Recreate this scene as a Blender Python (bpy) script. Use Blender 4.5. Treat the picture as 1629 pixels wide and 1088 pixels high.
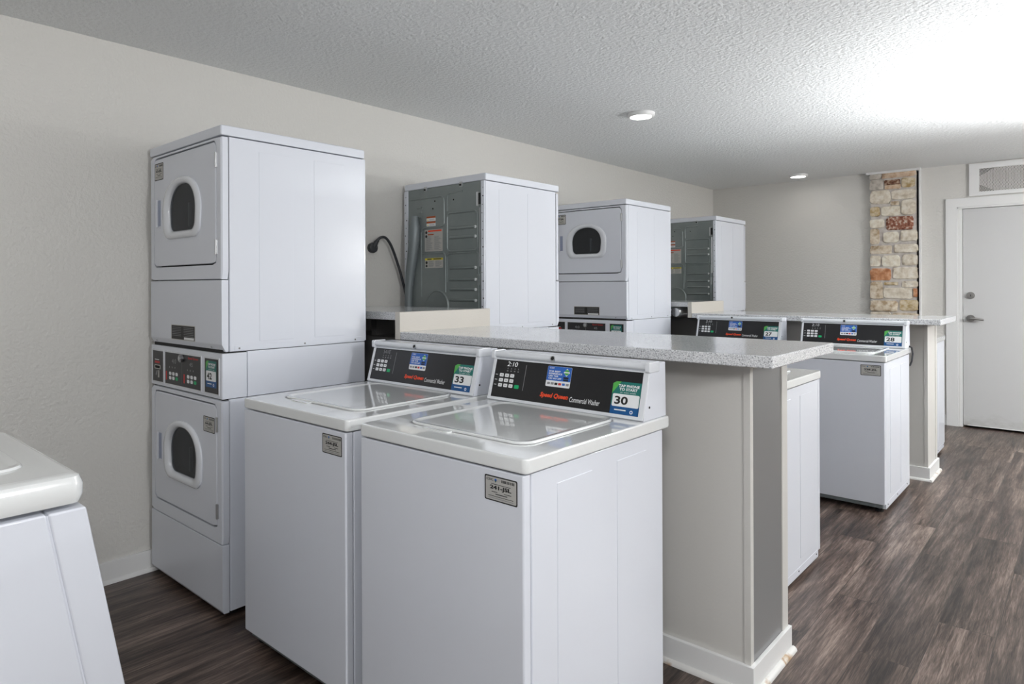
import bpy, bmesh, math, random
from mathutils import Vector, Matrix
R = math.radians
for o in list(bpy.data.objects): bpy.data.objects.remove(o)
sc = bpy.context.scene
C = sc.collection

# ------------------------------------------------------------------ camera
cam_d = bpy.data.cameras.new('camera'); cam = bpy.data.objects.new('camera', cam_d); C.objects.link(cam)
F_PX = 1064.4
cam_d.sensor_fit = 'HORIZONTAL'; cam_d.sensor_width = 36.0; cam_d.lens = F_PX * 36.0 / 1629.0
cam_d.shift_x = 70.38 / 1629.0; cam_d.shift_y = -89.45 / 1629.0
cam_d.clip_start = 0.05
_y, _r = R(43.0428), R(-0.2276)
fwd = Vector((-math.sin(_y), math.cos(_y), 0)); rt0 = Vector((math.cos(_y), math.sin(_y), 0)); up0 = Vector((0, 0, 1))
rt = rt0 * math.cos(_r) + up0 * math.sin(_r); up = -rt0 * math.sin(_r) + up0 * math.cos(_r)
M = Matrix((rt, up, -fwd)).transposed().to_4x4(); M.translation = Vector((3.2659, -3.6756, 1.3386))
cam.matrix_world = M
sc.camera = cam

# ------------------------------------------------------------------ world, lights, exposure
sc.view_settings.view_transform = 'Standard'; sc.view_settings.look = 'None'
sc.view_settings.exposure = 0.17; sc.view_settings.gamma = 1.0; sc.view_settings.use_curve_mapping = False
wd = bpy.data.worlds.new('world'); sc.world = wd; wd.use_nodes = True
wd.node_tree.nodes['Background'].inputs[0].default_value = (0.8, 0.85, 0.9, 1); wd.node_tree.nodes['Background'].inputs[1].default_value = 0.0

def light(kind, name, loc, energy, color=(1, 1, 1), target=None, **kw):
    d = bpy.data.lights.new(name, kind); d.energy = energy; d.color = color
    for k, v in kw.items(): setattr(d, k, v)
    o = bpy.data.objects.new(name, d); C.objects.link(o); o.location = loc
    if target is not None: o.rotation_euler = (Vector(target) - Vector(loc)).to_track_quat('-Z', 'Y').to_euler()
    return o
# the photographer's flashes: one by the camera, two on stands along the right side, one aimed at the ceiling
LE = [50, 122, 104, 470]
light('POINT', 'flash_by_camera', (3.4, -4.0, 2.12), LE[0], (0.975, 0.985, 1), shadow_soft_size=0.18)
light('SPOT', 'flash_right_near', (5.0, -2.6, 1.9), LE[1], (0.975, 0.985, 1), target=(0.7, -2.3, 0.9), spot_size=R(84), spot_blend=0.5, shadow_soft_size=0.18)
light('POINT', 'flash_right_far', (4.9, 2.0, 1.75), LE[2], (0.975, 0.985, 1), shadow_soft_size=0.08)
light('SPOT', 'flash_at_ceiling', (4.0, 1.3, 1.3), LE[3], (0.965, 0.985, 1), target=(3.7, 1.0, 2.45), spot_size=R(135), spot_blend=1.0, shadow_soft_size=0.1)

# ------------------------------------------------------------------ materials
def mat(name, col, rough=0.5, metal=0.0, spec=0.5, coat=0.0, emit=None, es=0):
    m = bpy.data.materials.new(name); m.use_nodes = True
    b = m.node_tree.nodes['Principled BSDF']
    b.inputs['Base Color'].default_value = (*col, 1); b.inputs['Roughness'].default_value = rough
    b.inputs['Metallic'].default_value = metal; b.inputs['Specular IOR Level'].default_value = spec
    b.inputs['Coat Weight'].default_value = coat; b.inputs['Coat Roughness'].default_value = 0.08
    if emit: b.inputs['Emission Color'].default_value = (*emit, 1); b.inputs['Emission Strength'].default_value = es
    return m
def N(m, t, **kw):
    n = m.node_tree.nodes.new(t)
    for k, v in kw.items():
        if k in n.inputs: n.inputs[k].default_value = v
        else: setattr(n, k, v)
    return n
def L(m, a, b): m.node_tree.links.new(a, b)
def bsdf(m): return m.node_tree.nodes['Principled BSDF']
def coords(m, scale=(1, 1, 1), kind='Object'):
    tc = N(m, 'ShaderNodeTexCoord'); mp = N(m, 'ShaderNodeMapping'); mp.inputs['Scale'].default_value = scale
    L(m, tc.outputs[kind], mp.inputs['Vector']); return mp.outputs['Vector']
def ramp(m, fac, stops):
    r = N(m, 'ShaderNodeValToRGB'); e = r.color_ramp.elements
    while len(e) < len(stops): e.new(0.5)
    for s, (p, c) in zip(e, stops): s.position = p; s.color = (*c, 1)
    L(m, fac, r.inputs['Fac']); return r.outputs['Color']
def bump(m, scale, strength, dist, detail=3, vec=None, rough=0.55):
    n = N(m, 'ShaderNodeTexNoise', Scale=scale, Detail=detail, Roughness=rough)
    L(m, vec if vec is not None else coords(m), n.inputs['Vector'])
    b = N(m, 'ShaderNodeBump', Strength=strength, Distance=dist); L(m, n.outputs['Fac'], b.inputs['Height'])
    L(m, b.outputs['Normal'], bsdf(m).inputs['Normal']); return n
def noisecol(m, scale, stops, vec=None, detail=4):
    n = N(m, 'ShaderNodeTexNoise', Scale=scale, Detail=detail); L(m, vec if vec is not None else coords(m), n.inputs['Vector'])
    c = ramp(m, n.outputs['Fac'], stops); L(m, c, bsdf(m).inputs['Base Color']); return c

K = {}
K['white'] = mat('appliance_white', (0.73, 0.755, 0.82), 0.45, spec=0.25, coat=0.55)
K['lid'] = mat('lid_white', (0.79, 0.805, 0.805), 0.12, coat=1.0); bsdf(K['lid']).inputs['Coat Roughness'].default_value = 0.03
K['rail'] = mat('rail_white', (0.74, 0.76, 0.80), 0.22, coat=0.4)
K['dark'] = mat('gap_shade', (0.012, 0.012, 0.013), 0.7)  # near-black that stands in for the shade inside gaps
K['black'] = mat('panel_black', (0.012, 0.012, 0.014), 0.32)
K['handle'] = mat('handle_recess', (0.30, 0.34, 0.46), 0.3)
K['screw'] = mat('screw_steel', (0.3, 0.3, 0.31), 0.35, 0.9)
K['hole'] = mat('hole_black', (0.01, 0.01, 0.01), 0.8)
K['galv'] = mat('galvanised_steel', (0.27, 0.30, 0.30), 0.36, 0.35)
bump(K['galv'], 9, 0.12, 0.01)
noisecol(K['galv'], 3.5, [(0.3, (0.19, 0.22, 0.22)), (0.7, (0.27, 0.30, 0.295))])
K['duct'] = mat('grey_duct', (0.22, 0.25, 0.26), 0.45, 0.3)
K['foil'] = mat('foil_duct', (0.62, 0.62, 0.62), 0.25, 0.95)
K['clip'] = mat('clip_metal', (0.5, 0.51, 0.52), 0.3, 0.9)
K['drum'] = mat('drum_dark', (0.045, 0.047, 0.05), 0.35, 0.4)
g = mat('door_glass', (0.05, 0.055, 0.06), 0.04); K['glass'] = g
tr = N(g, 'ShaderNodeBsdfTransparent'); tr.inputs[0].default_value = (0.62, 0.64, 0.67, 1)
mx = N(g, 'ShaderNodeMixShader', Fac=0.45); out = g.node_tree.nodes['Material Output']
L(g, tr.outputs[0], mx.inputs[1]); L(g, bsdf(g).outputs[0], mx.inputs[2]); L(g, mx.outputs[0], out.inputs['Surface'])
K['wall'] = mat('wall_paint', (0.67, 0.655, 0.622), 0.42)
bump(K['wall'], 62, 0.5, 0.008, 3)
K['ceiling'] = mat('ceiling_paint', (0.82, 0.835, 0.835), 0.6)
bump(K['ceiling'], 48, 0.75, 0.012, 4)
K['partition'] = mat('partition_paint', (0.61, 0.595, 0.565), 0.45)
bump(K['partition'], 90, 0.12, 0.003, 3)
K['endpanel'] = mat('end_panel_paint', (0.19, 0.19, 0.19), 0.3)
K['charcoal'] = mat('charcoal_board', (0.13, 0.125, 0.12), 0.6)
K['trim'] = mat('trim_white', (0.78, 0.78, 0.775), 0.35)
K['cream'] = mat('cream_board', (0.62, 0.585, 0.53), 0.45)
bump(K['cream'], 60, 0.25, 0.002, 3, coords(K['cream'], (1, 1, 6)))
rt_ = mat('stained_quarter_round', (0.7, 0.69, 0.67), 0.4); K['rust'] = rt_
noisecol(rt_, 9, [(0.0, (0.70, 0.69, 0.67)), (0.58, (0.70, 0.69, 0.67)), (0.66, (0.42, 0.26, 0.13)), (0.74, (0.66, 0.6, 0.52)), (1.0, (0.7, 0.68, 0.65))])
dm = mat('door_paint', (0.66, 0.66, 0.65), 0.38); K['door'] = dm
tc = N(dm, 'ShaderNodeTexCoord'); sx = N(dm, 'ShaderNodeSeparateXYZ'); L(dm, tc.outputs['Object'], sx.inputs[0])
mr = N(dm, 'ShaderNodeMapRange'); mr.inputs['From Min'].default_value = 0.02; mr.inputs['From Max'].default_value = 0.32; mr.inputs['To Min'].default_value = 0.62; mr.inputs['To Max'].default_value = 0.0
L(dm, sx.outputs['Z'], mr.inputs['Value'])
nz = N(dm, 'ShaderNodeTexNoise', Scale=7, Detail=8, Roughness=0.7); L(dm, coords(dm, (1, 1, 2)), nz.inputs['Vector'])
ml = N(dm, 'ShaderNodeMath', operation='MULTIPLY'); L(dm, mr.outputs[0], ml.inputs[0]); L(dm, nz.outputs['Fac'], ml.inputs[1])
L(dm, ramp(dm, ml.outputs[0], [(0.2, (0.60, 0.60, 0.60)), (0.5, (0.40, 0.39, 0.365))]), bsdf(dm).inputs['Base Color'])
K['chrome'] = mat('brushed_nickel', (0.36, 0.35, 0.34), 0.3, 1.0)
K['lamp'] = mat('lamp_diffuser', (1, 1, 1), 0.5, emit=(1, 0.97, 0.92), es=22)
K['mesh'] = mat('vent_mesh', (0.62, 0.61, 0.59), 0.4, 0.0)
K['ventback'] = mat('vent_backing', (0.035, 0.034, 0.033), 0.8)
K['cord'] = mat('cord_rubber', (0.03, 0.032, 0.038), 0.5)
K['scrap'] = mat('lint_scrap', (0.8, 0.8, 0.78), 0.7)

ct = mat('speckled_laminate', (0.7, 0.7, 0.7), 0.24, coat=0.2); K['counter'] = ct; bsdf(ct).inputs['Roughness'].default_value = 0.13
v = coords(ct)
n1 = N(ct, 'ShaderNodeTexNoise', Scale=230, Detail=3, Roughness=0.6); L(ct, v, n1.inputs['Vector'])
c1 = ramp(ct, n1.outputs['Fac'], [(0.35, (0.17, 0.17, 0.18)), (0.43, (0.62, 0.63, 0.65)), (0.55, (0.73, 0.735, 0.75)), (0.64, (0.88, 0.88, 0.88))])
n2 = N(ct, 'ShaderNodeTexNoise', Scale=420, Detail=2); L(ct, v, n2.inputs['Vector'])
c2 = ramp(ct, n2.outputs['Fac'], [(0.40, (0.55, 0.56, 0.58)), (0.52, (1, 1, 1))])
mc = N(ct, 'ShaderNodeMix', data_type='RGBA', blend_type='MULTIPLY'); mc.inputs[0].default_value = 0.6
L(ct, c1, mc.inputs[6]); L(ct, c2, mc.inputs[7]); L(ct, mc.outputs[2], bsdf(ct).inputs['Base Color'])

fl = mat('vinyl_planks', (0.15, 0.12, 0.1), 0.36); K['floor'] = fl
tc = N(fl, 'ShaderNodeTexCoord'); mp = N(fl, 'ShaderNodeMapping'); mp.inputs['Rotation'].default_value = (0, 0, R(90)); mp.inputs['Location'].default_value = (0.3, 0.0635, 0)
L(fl, tc.outputs['Object'], mp.inputs['Vector'])
bk = N(fl, 'ShaderNodeTexBrick', offset=0.37, offset_frequency=2, squash=1.0)
bk.inputs['Color1'].default_value = (0, 0, 0, 1); bk.inputs['Color2'].default_value = (1, 1, 1, 1); bk.inputs['Mortar'].default_value = (0.5, 0.5, 0.5, 1)
bk.inputs['Scale'].default_value = 1.0; bk.inputs['Brick Width'].default_value = 1.22; bk.inputs['Row Height'].default_value = 0.18
bk.inputs['Mortar Size'].default_value = 0.0014; bk.inputs['Mortar Smooth'].default_value = 0.0; bk.inputs['Bias'].default_value = 0.0
L(fl, mp.outputs['Vector'], bk.inputs['Vector'])
# grain: shift the noise per plank so it does not run on across seams
sep = N(fl, 'ShaderNodeVectorMath', operation='ADD'); cmb = N(fl, 'ShaderNodeVectorMath', operation='SCALE'); cmb.inputs['Scale'].default_value = 37.0
L(fl, bk.outputs['Color'], cmb.inputs[0]); L(fl, tc.outputs['Object'], sep.inputs[0]); L(fl, cmb.outputs[0], sep.inputs[1])
mg = N(fl, 'ShaderNodeMapping'); mg.inputs['Scale'].default_value = (26, 1.7, 1); L(fl, sep.outputs[0], mg.inputs['Vector'])
ng = N(fl, 'ShaderNodeTexNoise', Scale=1.0, Detail=7, Roughness=0.62, Distortion=0.6); L(fl, mg.outputs[0], ng.inputs['Vector'])
mg2 = N(fl, 'ShaderNodeMapping'); mg2.inputs['Scale'].default_value = (120, 5, 1); L(fl, sep.outputs[0], mg2.inputs['Vector'])
ng2 = N(fl, 'ShaderNodeTexNoise', Scale=1.0, Detail=4, Roughness=0.6); L(fl, mg2.outputs[0], ng2.inputs['Vector'])
mg3 = N(fl, 'ShaderNodeMapping'); mg3.inputs['Scale'].default_value = (5, 1.1, 1); L(fl, sep.outputs[0], mg3.inputs['Vector'])
ng3 = N(fl, 'ShaderNodeTexNoise', Scale=1.0, Detail=3, Roughness=0.5); L(fl, mg3.outputs[0], ng3.inputs['Vector'])
def mth(m, op, a, b):
    n = N(m, 'ShaderNodeMath', operation=op)
    for i, x in enumerate((a, b)):
        if isinstance(x, (int, float)): n.inputs[i].default_value = x
        else: L(m, x, n.inputs[i])
    return n.outputs[0]
mg4 = N(fl, 'ShaderNodeMapping'); mg4.inputs['Scale'].default_value = (330, 14, 1); L(fl, sep.outputs[0], mg4.inputs['Vector'])
ng4 = N(fl, 'ShaderNodeTexNoise', Scale=1.0, Detail=2, Roughness=0.5, Distortion=0.8); L(fl, mg4.outputs[0], ng4.inputs['Vector'])
gsum = mth(fl, 'ADD', mth(fl, 'ADD', mth(fl, 'MULTIPLY', ng.outputs['Fac'], 0.34), mth(fl, 'MULTIPLY', ng4.outputs['Fac'], 0.20)), mth(fl, 'ADD', mth(fl, 'MULTIPLY', ng2.outputs['Fac'], 0.22), mth(fl, 'MULTIPLY', ng3.outputs['Fac'], 0.30)))
gcol = ramp(fl, gsum, [(0.435, (0.014, 0.0085, 0.0065)), (0.505, (0.064, 0.043, 0.034)), (0.56, (0.125, 0.088, 0.071)), (0.64, (0.28, 0.212, 0.176))])
sb = N(fl, 'ShaderNodeSeparateXYZ'); L(fl, bk.outputs['Color'], sb.inputs[0])
tint = mth(fl, 'ADD', mth(fl, 'MULTIPLY', sb.outputs[0], 0.4), 0.78)
tm = N(fl, 'ShaderNodeVectorMath', operation='SCALE'); L(fl, gcol, tm.inputs[0]); L(fl, tint, tm.inputs['Scale'])
mo = N(fl, 'ShaderNodeMix', data_type='RGBA'); L(fl, mth(fl, 'MULTIPLY', bk.outputs['Fac'], 0.75), mo.inputs[0]); L(fl, tm.outputs[0], mo.inputs[6]); mo.inputs[7].default_value = (0.02, 0.016, 0.014, 1)
L(fl, mo.outputs[2], bsdf(fl).inputs['Base Color'])
bb = N(fl, 'ShaderNodeBump', Strength=0.12, Distance=0.002); L(fl, ng2.outputs['Fac'], bb.inputs['Height']); L(fl, bb.outputs['Normal'], bsdf(fl).inputs['Normal'])

def stone(name, a, b, c, p=0.5, sc_=22):
    m = mat(name, a, 0.85); v = coords(m)
    noisecol(m, sc_, [(p - 0.16, a), (p, b), (p + 0.18, c)], v, 5); bump(m, 45, 0.5, 0.006, 4, v); return m
K['s_cream'] = stone('stone_cream', (0.56, 0.48, 0.37), (0.70, 0.63, 0.52), (0.80, 0.75, 0.66))
K['s_light'] = stone('stone_pale', (0.62, 0.54, 0.42), (0.76, 0.70, 0.58), (0.82, 0.78, 0.68))
K['s_tan'] = stone('stone_tan', (0.40, 0.29, 0.18), (0.64, 0.54, 0.41), (0.74, 0.67, 0.56))
K['s_gold'] = stone('stone_gold', (0.44, 0.30, 0.13), (0.60, 0.49, 0.32), (0.72, 0.64, 0.50))
K['s_grey'] = stone('stone_grey', (0.40, 0.36, 0.31), (0.55, 0.50, 0.44), (0.64, 0.60, 0.54))
K['s_peach'] = stone('stone_peach', (0.52, 0.34, 0.22), (0.66, 0.50, 0.36), (0.72, 0.60, 0.48))
K['s_orange'] = stone('stone_orange', (0.40, 0.16, 0.07), (0.55, 0.26, 0.13), (0.66, 0.42, 0.28))
K['s_red'] = stone('stone_rust_speckle', (0.16, 0.05, 0.03), (0.32, 0.13, 0.08), (0.66, 0.56, 0.46), 0.5, 40)
K['s_brown'] = stone('stone_dark_brown', (0.09, 0.035, 0.02), (0.2, 0.09, 0.05), (0.5, 0.38, 0.28), 0.5, 40)
K['mortar'] = stone('mortar', (0.46, 0.42, 0.39), (0.55, 0.505, 0.47), (0.62, 0.58, 0.54))
# print colours
K['p_white'] = mat('print_white', (0.82, 0.83, 0.84), 0.45)
K['p_grey'] = mat('print_grey', (0.28, 0.28, 0.29), 0.5)
K['p_black'] = mat('print_black', (0.012, 0.012, 0.012), 0.5)
K['p_orange'] = mat('print_orange', (0.85, 0.075, 0.02), 0.45)
K['p_red'] = mat('print_red', (0.55, 0.02, 0.02), 0.45)
K['p_blue'] = mat('print_blue', (0.025, 0.13, 0.50), 0.4)
K['p_navy'] = mat('print_deep_blue', (0.006, 0.085, 0.26), 0.4)
K['p_teal'] = mat('print_teal', (0.012, 0.17, 0.145), 0.4)
K['p_green'] = mat('print_green', (0.09, 0.42, 0.08), 0.4)
K['p_key'] = mat('key_green', (0.0, 0.42, 0.14), 0.4)
K['p_yellow'] = mat('print_yellow', (0.75, 0.62, 0.03), 0.45)
K['p_burnt'] = mat('print_burnt_orange', (0.42, 0.085, 0.02), 0.45)
K['p_silver'] = mat('tag_silver', (0.50, 0.49, 0.46), 0.38, 0.25)
K['p_seg'] = mat('display_digits', (0.7, 0.7, 0.7), 0.4, emit=(0.9, 0.92, 0.95), es=0.5)

# ------------------------------------------------------------------ mesh building
TEXT = {}
def text_tris(s, bold):
    key = (s, bold)
    if key not in TEXT:
        cu = bpy.data.curves.new('lettering', 'FONT'); cu.body = s; cu.size = 1.0; cu.offset = bold; cu.resolution_u = 3
        ob = bpy.data.objects.new('lettering', cu); C.objects.link(ob)
        dg = bpy.context.evaluated_depsgraph_get(); me = bpy.data.meshes.new_from_object(ob.evaluated_get(dg))
        vs = [(p.co.x, p.co.y) for p in me.vertices]; fs = [tuple(p.vertices) for p in me.polygons]
        xs = [p[0] for p in vs]; ys = [p[1] for p in vs]
        x0, x1, y0, y1 = min(xs), max(xs), min(ys), max(ys)
        TEXT[key] = ([((x - x0) / (x1 - x0), (y - y0) / (y1 - y0)) for x, y in vs], fs)
        bpy.data.objects.remove(ob); bpy.data.curves.remove(cu); bpy.data.meshes.remove(me)
    return TEXT[key]

class MB:
    """collects shapes into ONE mesh object"""
    def __init__(s): s.v = []; s.f = []; s.m = []; s.mats = []; s.fr = None
    def mi(s, k):
        if k not in s.mats: s.mats.append(k)
        return s.mats.index(k)
    def add(s, vs, fs, k):
        b = len(s.v); i = s.mi(k)
        s.v += [tuple(p) for p in vs]; s.f += [tuple(b + j for j in f) for f in fs]; s.m += [i] * len(fs)
    def addbm(s, bm, k):
        bm.verts.ensure_lookup_table(); bm.verts.index_update()
        s.add([v.co[:] for v in bm.verts], [[v.index for v in f.verts] for f in bm.faces], k); bm.free()
    def box(s, x0, x1, y0, y1, z0, z1, k, bev=0.0, seg=2):
        bm = bmesh.new(); bmesh.ops.create_cube(bm, size=1)
        for v in bm.verts: v.co = Vector(((x0 + x1) / 2 + v.co.x * (x1 - x0), (y0 + y1) / 2 + v.co.y * (y1 - y0), (z0 + z1) / 2 + v.co.z * (z1 - z0)))
        if bev: bmesh.ops.bevel(bm, geom=bm.edges[:], offset=bev, segments=seg, profile=0.5, affect='EDGES')
        s.addbm(bm, k); return s
    def rbox(s, x0, x1, y0, y1, z0, z1, k, rv=0.02, bev=0.004, axis='z', seg=4):
        """box with rounded edges along one axis, then all rims softened"""
        bm = bmesh.new(); bmesh.ops.create_cube(bm, size=1)
        for v in bm.verts: v.co = Vector(((x0 + x1) / 2 + v.co.x * (x1 - x0), (y0 + y1) / 2 + v.co.y * (y1 - y0), (z0 + z1) / 2 + v.co.z * (z1 - z0)))
        ai = 'xyz'.index(axis)
        es = [e for e in bm.edges if abs((e.verts[0].co - e.verts[1].co)[ai]) > 1e-6]
        bmesh.ops.bevel(bm, geom=es, offset=rv, segments=seg, profile=0.5, affect='EDGES')
        if bev:
            es = [e for e in bm.edges if len(e.link_faces) == 2 and e.calc_face_angle(0) > 1.2]
            bmesh.ops.bevel(bm, geom=es, offset=bev, segments=2, profile=0.5, affect='EDGES')
        s.addbm(bm, k); return s
    def prism(s, prof, a0, a1, k, axis='x', bev=0.0):
        """closed profile swept along an axis; prof in the two other axes in order"""
        def P(a, p): return {'x': (a, p[0], p[1]), 'y': (p[0], a, p[1]), 'z': (p[0], p[1], a)}[axis]
        bm = bmesh.new(); A = [bm.verts.new(P(a0, p)) for p in prof]; B = [bm.verts.new(P(a1, p)) for p in prof]; n = len(prof)
        bm.faces.new(A); bm.faces.new(B[::-1])
        for i in range(n): bm.faces.new((A[i], B[i], B[(i + 1) % n], A[(i + 1) % n]))
        bmesh.ops.recalc_face_normals(bm, faces=bm.faces[:])
        if bev: bmesh.ops.bevel(bm, geom=bm.edges[:], offset=bev, segments=2, profile=0.5, affect='EDGES')
        s.addbm(bm, k); return s
    def loops(s, rings, k, close=True, cap0=False, cap1=False):
        n = len(rings[0]); vs = [p for r in rings for p in r]; fs = []
        for i in range(len(rings) - 1):
            for j in range(n if close else n - 1):
                j2 = (j + 1) % n; fs.append((i * n + j, i * n + j2, (i + 1) * n + j2, (i + 1) * n + j))
        if cap0: fs.append(tuple(range(n))[::-1])
        if cap1: fs.append(tuple((len(rings) - 1) * n + j for j in range(n)))
        s.add(vs, fs, k); return s
    def tube(s, pts, r, k, n=10, cap=True):
        pts = [Vector(p) for p in pts]; rings = []; u = None
        rr = r if isinstance(r, (list, tuple)) else [r] * len(pts)
        for i, p in enumerate(pts):
            t = (pts[min(i + 1, len(pts) - 1)] - pts[max(i - 1, 0)]).normalized()
            if u is None: u = t.orthogonal().normalized()
            u = (u - t * u.dot(t)).normalized(); w = t.cross(u)
            rings.append([tuple(p + (u * math.cos(2 * math.pi * j / n) + w * math.sin(2 * math.pi * j / n)) * rr[i]) for j in range(n)])
        s.loops(rings, k, True, cap, cap); return s
    def cyl(s, c, ax, r, h, k, n=20):
        c = Vector(c); a = Vector(ax).normalized(); s.tube([c, c + a * h], r, k, n); return s
    # flat print in a local frame
    def frame(s, o, U, V): s.fr = (Vector(o), Vector(U).normalized(), Vector(V).normalized()); return s
    def _p(s, u, v, l): o, U, V = s.fr; return tuple(o + U * u + V * v + U.cross(V) * (0.0003 + l * 0.00025))
    def poly(s, pts, k, l=0): s.add([s._p(u, v, l) for u, v in pts], [tuple(range(len(pts)))], k); return s
    def rect(s, u0, v0, u1, v1, k, l=0): return s.poly([(u0, v0), (u1, v0), (u1, v1), (u0, v1)], k, l)
    def rrect(s, u0, v0, u1, v1, r, k, l=0):
        p = []
        for cx, cy, a0 in ((u1 - r, v0 + r, -90), (u1 - r, v1 - r, 0), (u0 + r, v1 - r, 90), (u0 + r, v0 + r, 180)):
            for i in range(5): a = R(a0 + i * 22.5); p.append((cx + r * math.cos(a), cy + r * math.sin(a)))
        return s.poly(p, k, l)
    def disc(s, u, v, r, k, l=0, n=20): return s.poly([(u + r * math.cos(2 * math.pi * i / n), v + r * math.sin(2 * math.pi * i / n)) for i in range(n)], k, l)
    def text(s, t, u0, v0, u1, v1, k, l=1, bold=0.0, slant=0.0):
        vs, fs = text_tris(t, bold); h = v1 - v0
        s.add([s._p(u0 + x * (u1 - u0) + slant * y * h, v0 + y * h, l) for x, y in vs], fs, k); return s
    def build(s, name, parent=None, smooth=True, angle=38):
        me = bpy.data.meshes.new(name); me.from_pydata(s.v, [], s.f); me.update()
        for k in s.mats: me.materials.append(K[k])
        me.polygons.foreach_set('material_index', s.m)
        if smooth:
            me.polygons.foreach_set('use_smooth', [True] * len(me.polygons)); me.set_sharp_from_angle(angle=R(angle))
        me.update(); o = bpy.data.objects.new(name, me); C.objects.link(o)
        if smooth and angle <= 40: w = o.modifiers.new('weighted_normals', 'WEIGHTED_NORMAL'); w.keep_sharp = True; w.weight = 100
        if parent is not None: o.parent = parent
        return o

def thing(name, label, cat, loc=(0, 0, 0), rz=0, group=None):
    o = bpy.data.objects.new(name, None); C.objects.link(o); o.empty_display_size = 0.1
    o.location = loc; o.rotation_euler = (0, 0, rz); return tag(o, label, cat, group)
def tag(o, label, cat, group=None):
    o['label'] = label; o['category'] = cat
    if group: o['group'] = group
    return o
def struct(o): o['kind'] = 'structure'; return o
def copy_tree(o, parent=None):
    c = o.copy(); C.objects.link(c)
    if parent is not None: c.parent = parent
    for ch in list(o.children): copy_tree(ch, c)
    return c

# ------------------------------------------------------------------ the room
XR, YB, YF, ZC = 5.4, -5.2, 4.06, 2.4576
struct(MB().box(-0.15, XR + 0.15, YB - 0.15, YF + 0.15, -0.12, 0, 'floor').build('floor', smooth=False))
struct(MB().box(-0.15, XR + 0.15, YB - 0.15, YF + 0.15, ZC, ZC + 0.12, 'ceiling').build('ceiling', smooth=False))
struct(MB().box(-0.15, 0, YB - 0.15, YF + 0.15, 0, ZC, 'wall').build('wall_left', smooth=False))
struct(MB().box(0, 2.375, YF, YF + 0.15, 0, ZC, 'wall').box(3.29, XR, YF, YF + 0.15, 0, ZC, 'wall').box(2.375, 3.29, YF, YF + 0.15, 2.05, ZC, 'wall').build('wall_far', smooth=False))
struct(MB().box(XR, XR + 0.15, YB - 0.15, YF + 0.15, 0, ZC, 'wall').build('wall_right', smooth=False))
struct(MB().box(0, XR, YB - 0.15, YB, 0, ZC, 'wall').build('wall_back', smooth=False))
def quarter(b, x0, x1, y0, y1, r, k, side):
    """quarter-round moulding; side = outward direction"""
    pr = [(0, 0)] + [(r * math.cos(R(a)), r * math.sin(R(a))) for a in range(0, 91, 15)]
    if side == '-y': b.prism([(y0 - p, q) for p, q in pr], x0, x1, k, 'x')
    if side == '+x': b.prism([(x0 + p, q) for p, q in pr], y0, y1, k, 'y')
    return b
b = MB().box(0, 0.012, YB, YF, 0, 0.098, 'trim', 0.003); quarter(b, 0.012, 0, YB, YF, 0.016, 'trim', '+x'); struct(b.build('baseboard_left'))
struct(MB().box(0, 1.62, YF - 0.012, YF, 0, 0.098, 'trim', 0.003).box(2.05, 2.25, YF - 0.012, YF, 0, 0.098, 'trim', 0.003).build('baseboard_far'))

# stone pilaster let into the far wall
random.seed(4)
def stone_block(b, x0, x1, z0, z1, k, yface):
    n = 7; rx, rz = (x1 - x0) / 2, (z1 - z0) / 2; cx, cz = (x0 + x1) / 2, (z0 + z1) / 2
    sd = random.random() * 50; r = min(rx, rz) * 0.45; out = []
    pts = []
    for qx, qz, a0 in ((rx - r, -rz + r, -90), (rx - r, rz - r, 0), (-rx + r, rz - r, 90), (-rx + r, -rz + r, 180)):
        for i in range(4): a = R(a0 + i * 30); pts.append((qx + r * math.cos(a), qz + r * math.sin(a)))
    jit = [1.03 + random.uniform(-0.06, 0.06) for _ in pts]; dep = random.uniform(0.0, 0.012)
    rings = []
    for sc_, y in ((1.0, yface + 0.03), (1.0, yface - dep + 0.002), (0.96, yface - dep - 0.006), (0.6, yface - dep - 0.008), (0.25, yface - dep - 0.008)):
        rings.append([(cx + p * sc_ * j, y + random.uniform(-0.003, 0.003), cz + q * sc_ * j) for (p, q), j in zip(pts, jit)])
    b.loops(rings, k, True, False, True)
b = MB(); CX0, CX1, CY = 1.63, 2.03, YF - 0.045
b.box(CX0 + 0.008, CX1 - 0.008, CY, YF, 0, ZC - 0.02, 'mortar').box(CX1 - 0.008, 2.044, YF - 0.004, YF, 0, ZC - 0.022, 'dark')  # dark strip right of the stones: shade of the gap, put in as colour
def zpx(v): return 2.4641 - (v - 271.5) * 0.00628
A1 = [(60,130,215,200,'s_grey'),(220,100,640,200,'s_peach'),(60,215,240,340,'s_grey'),(250,225,450,290,'s_brown'),(260,292,460,345,'s_peach'),(470,215,640,335,'s_gold'),
 (65,355,325,530,'s_cream'),(345,365,640,485,'s_cream'),(330,510,440,560,'s_tan'),(475,505,645,690,'s_cream'),(60,570,190,690,'s_gold'),(210,575,455,695,'s_light'),
 (60,735,240,845,'s_light'),(280,715,615,885,'s_red'),(60,860,180,1060,'s_tan'),(240,910,425,1050,'s_light'),(460,900,660,1035,'s_cream')]
A2 = [(60,80,340,190,'s_tan'),(375,75,665,180,'s_cream'),(60,215,195,355,'s_light'),(220,215,445,360,'s_light'),(480,210,665,350,'s_cream'),(60,385,325,545,'s_orange'),(360,375,660,525,'s_cream'),
 (60,560,225,785,'s_tan'),(245,568,420,605,'s_gold'),(470,555,660,630,'s_cream'),(245,640,605,780,'s_cream'),(615,650,660,760,'s_orange'),(65,810,410,950,'s_tan'),(445,800,665,935,'s_gold'),(65,965,330,1060,'s_cream'),(345,970,665,1060,'s_tan')]
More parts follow.
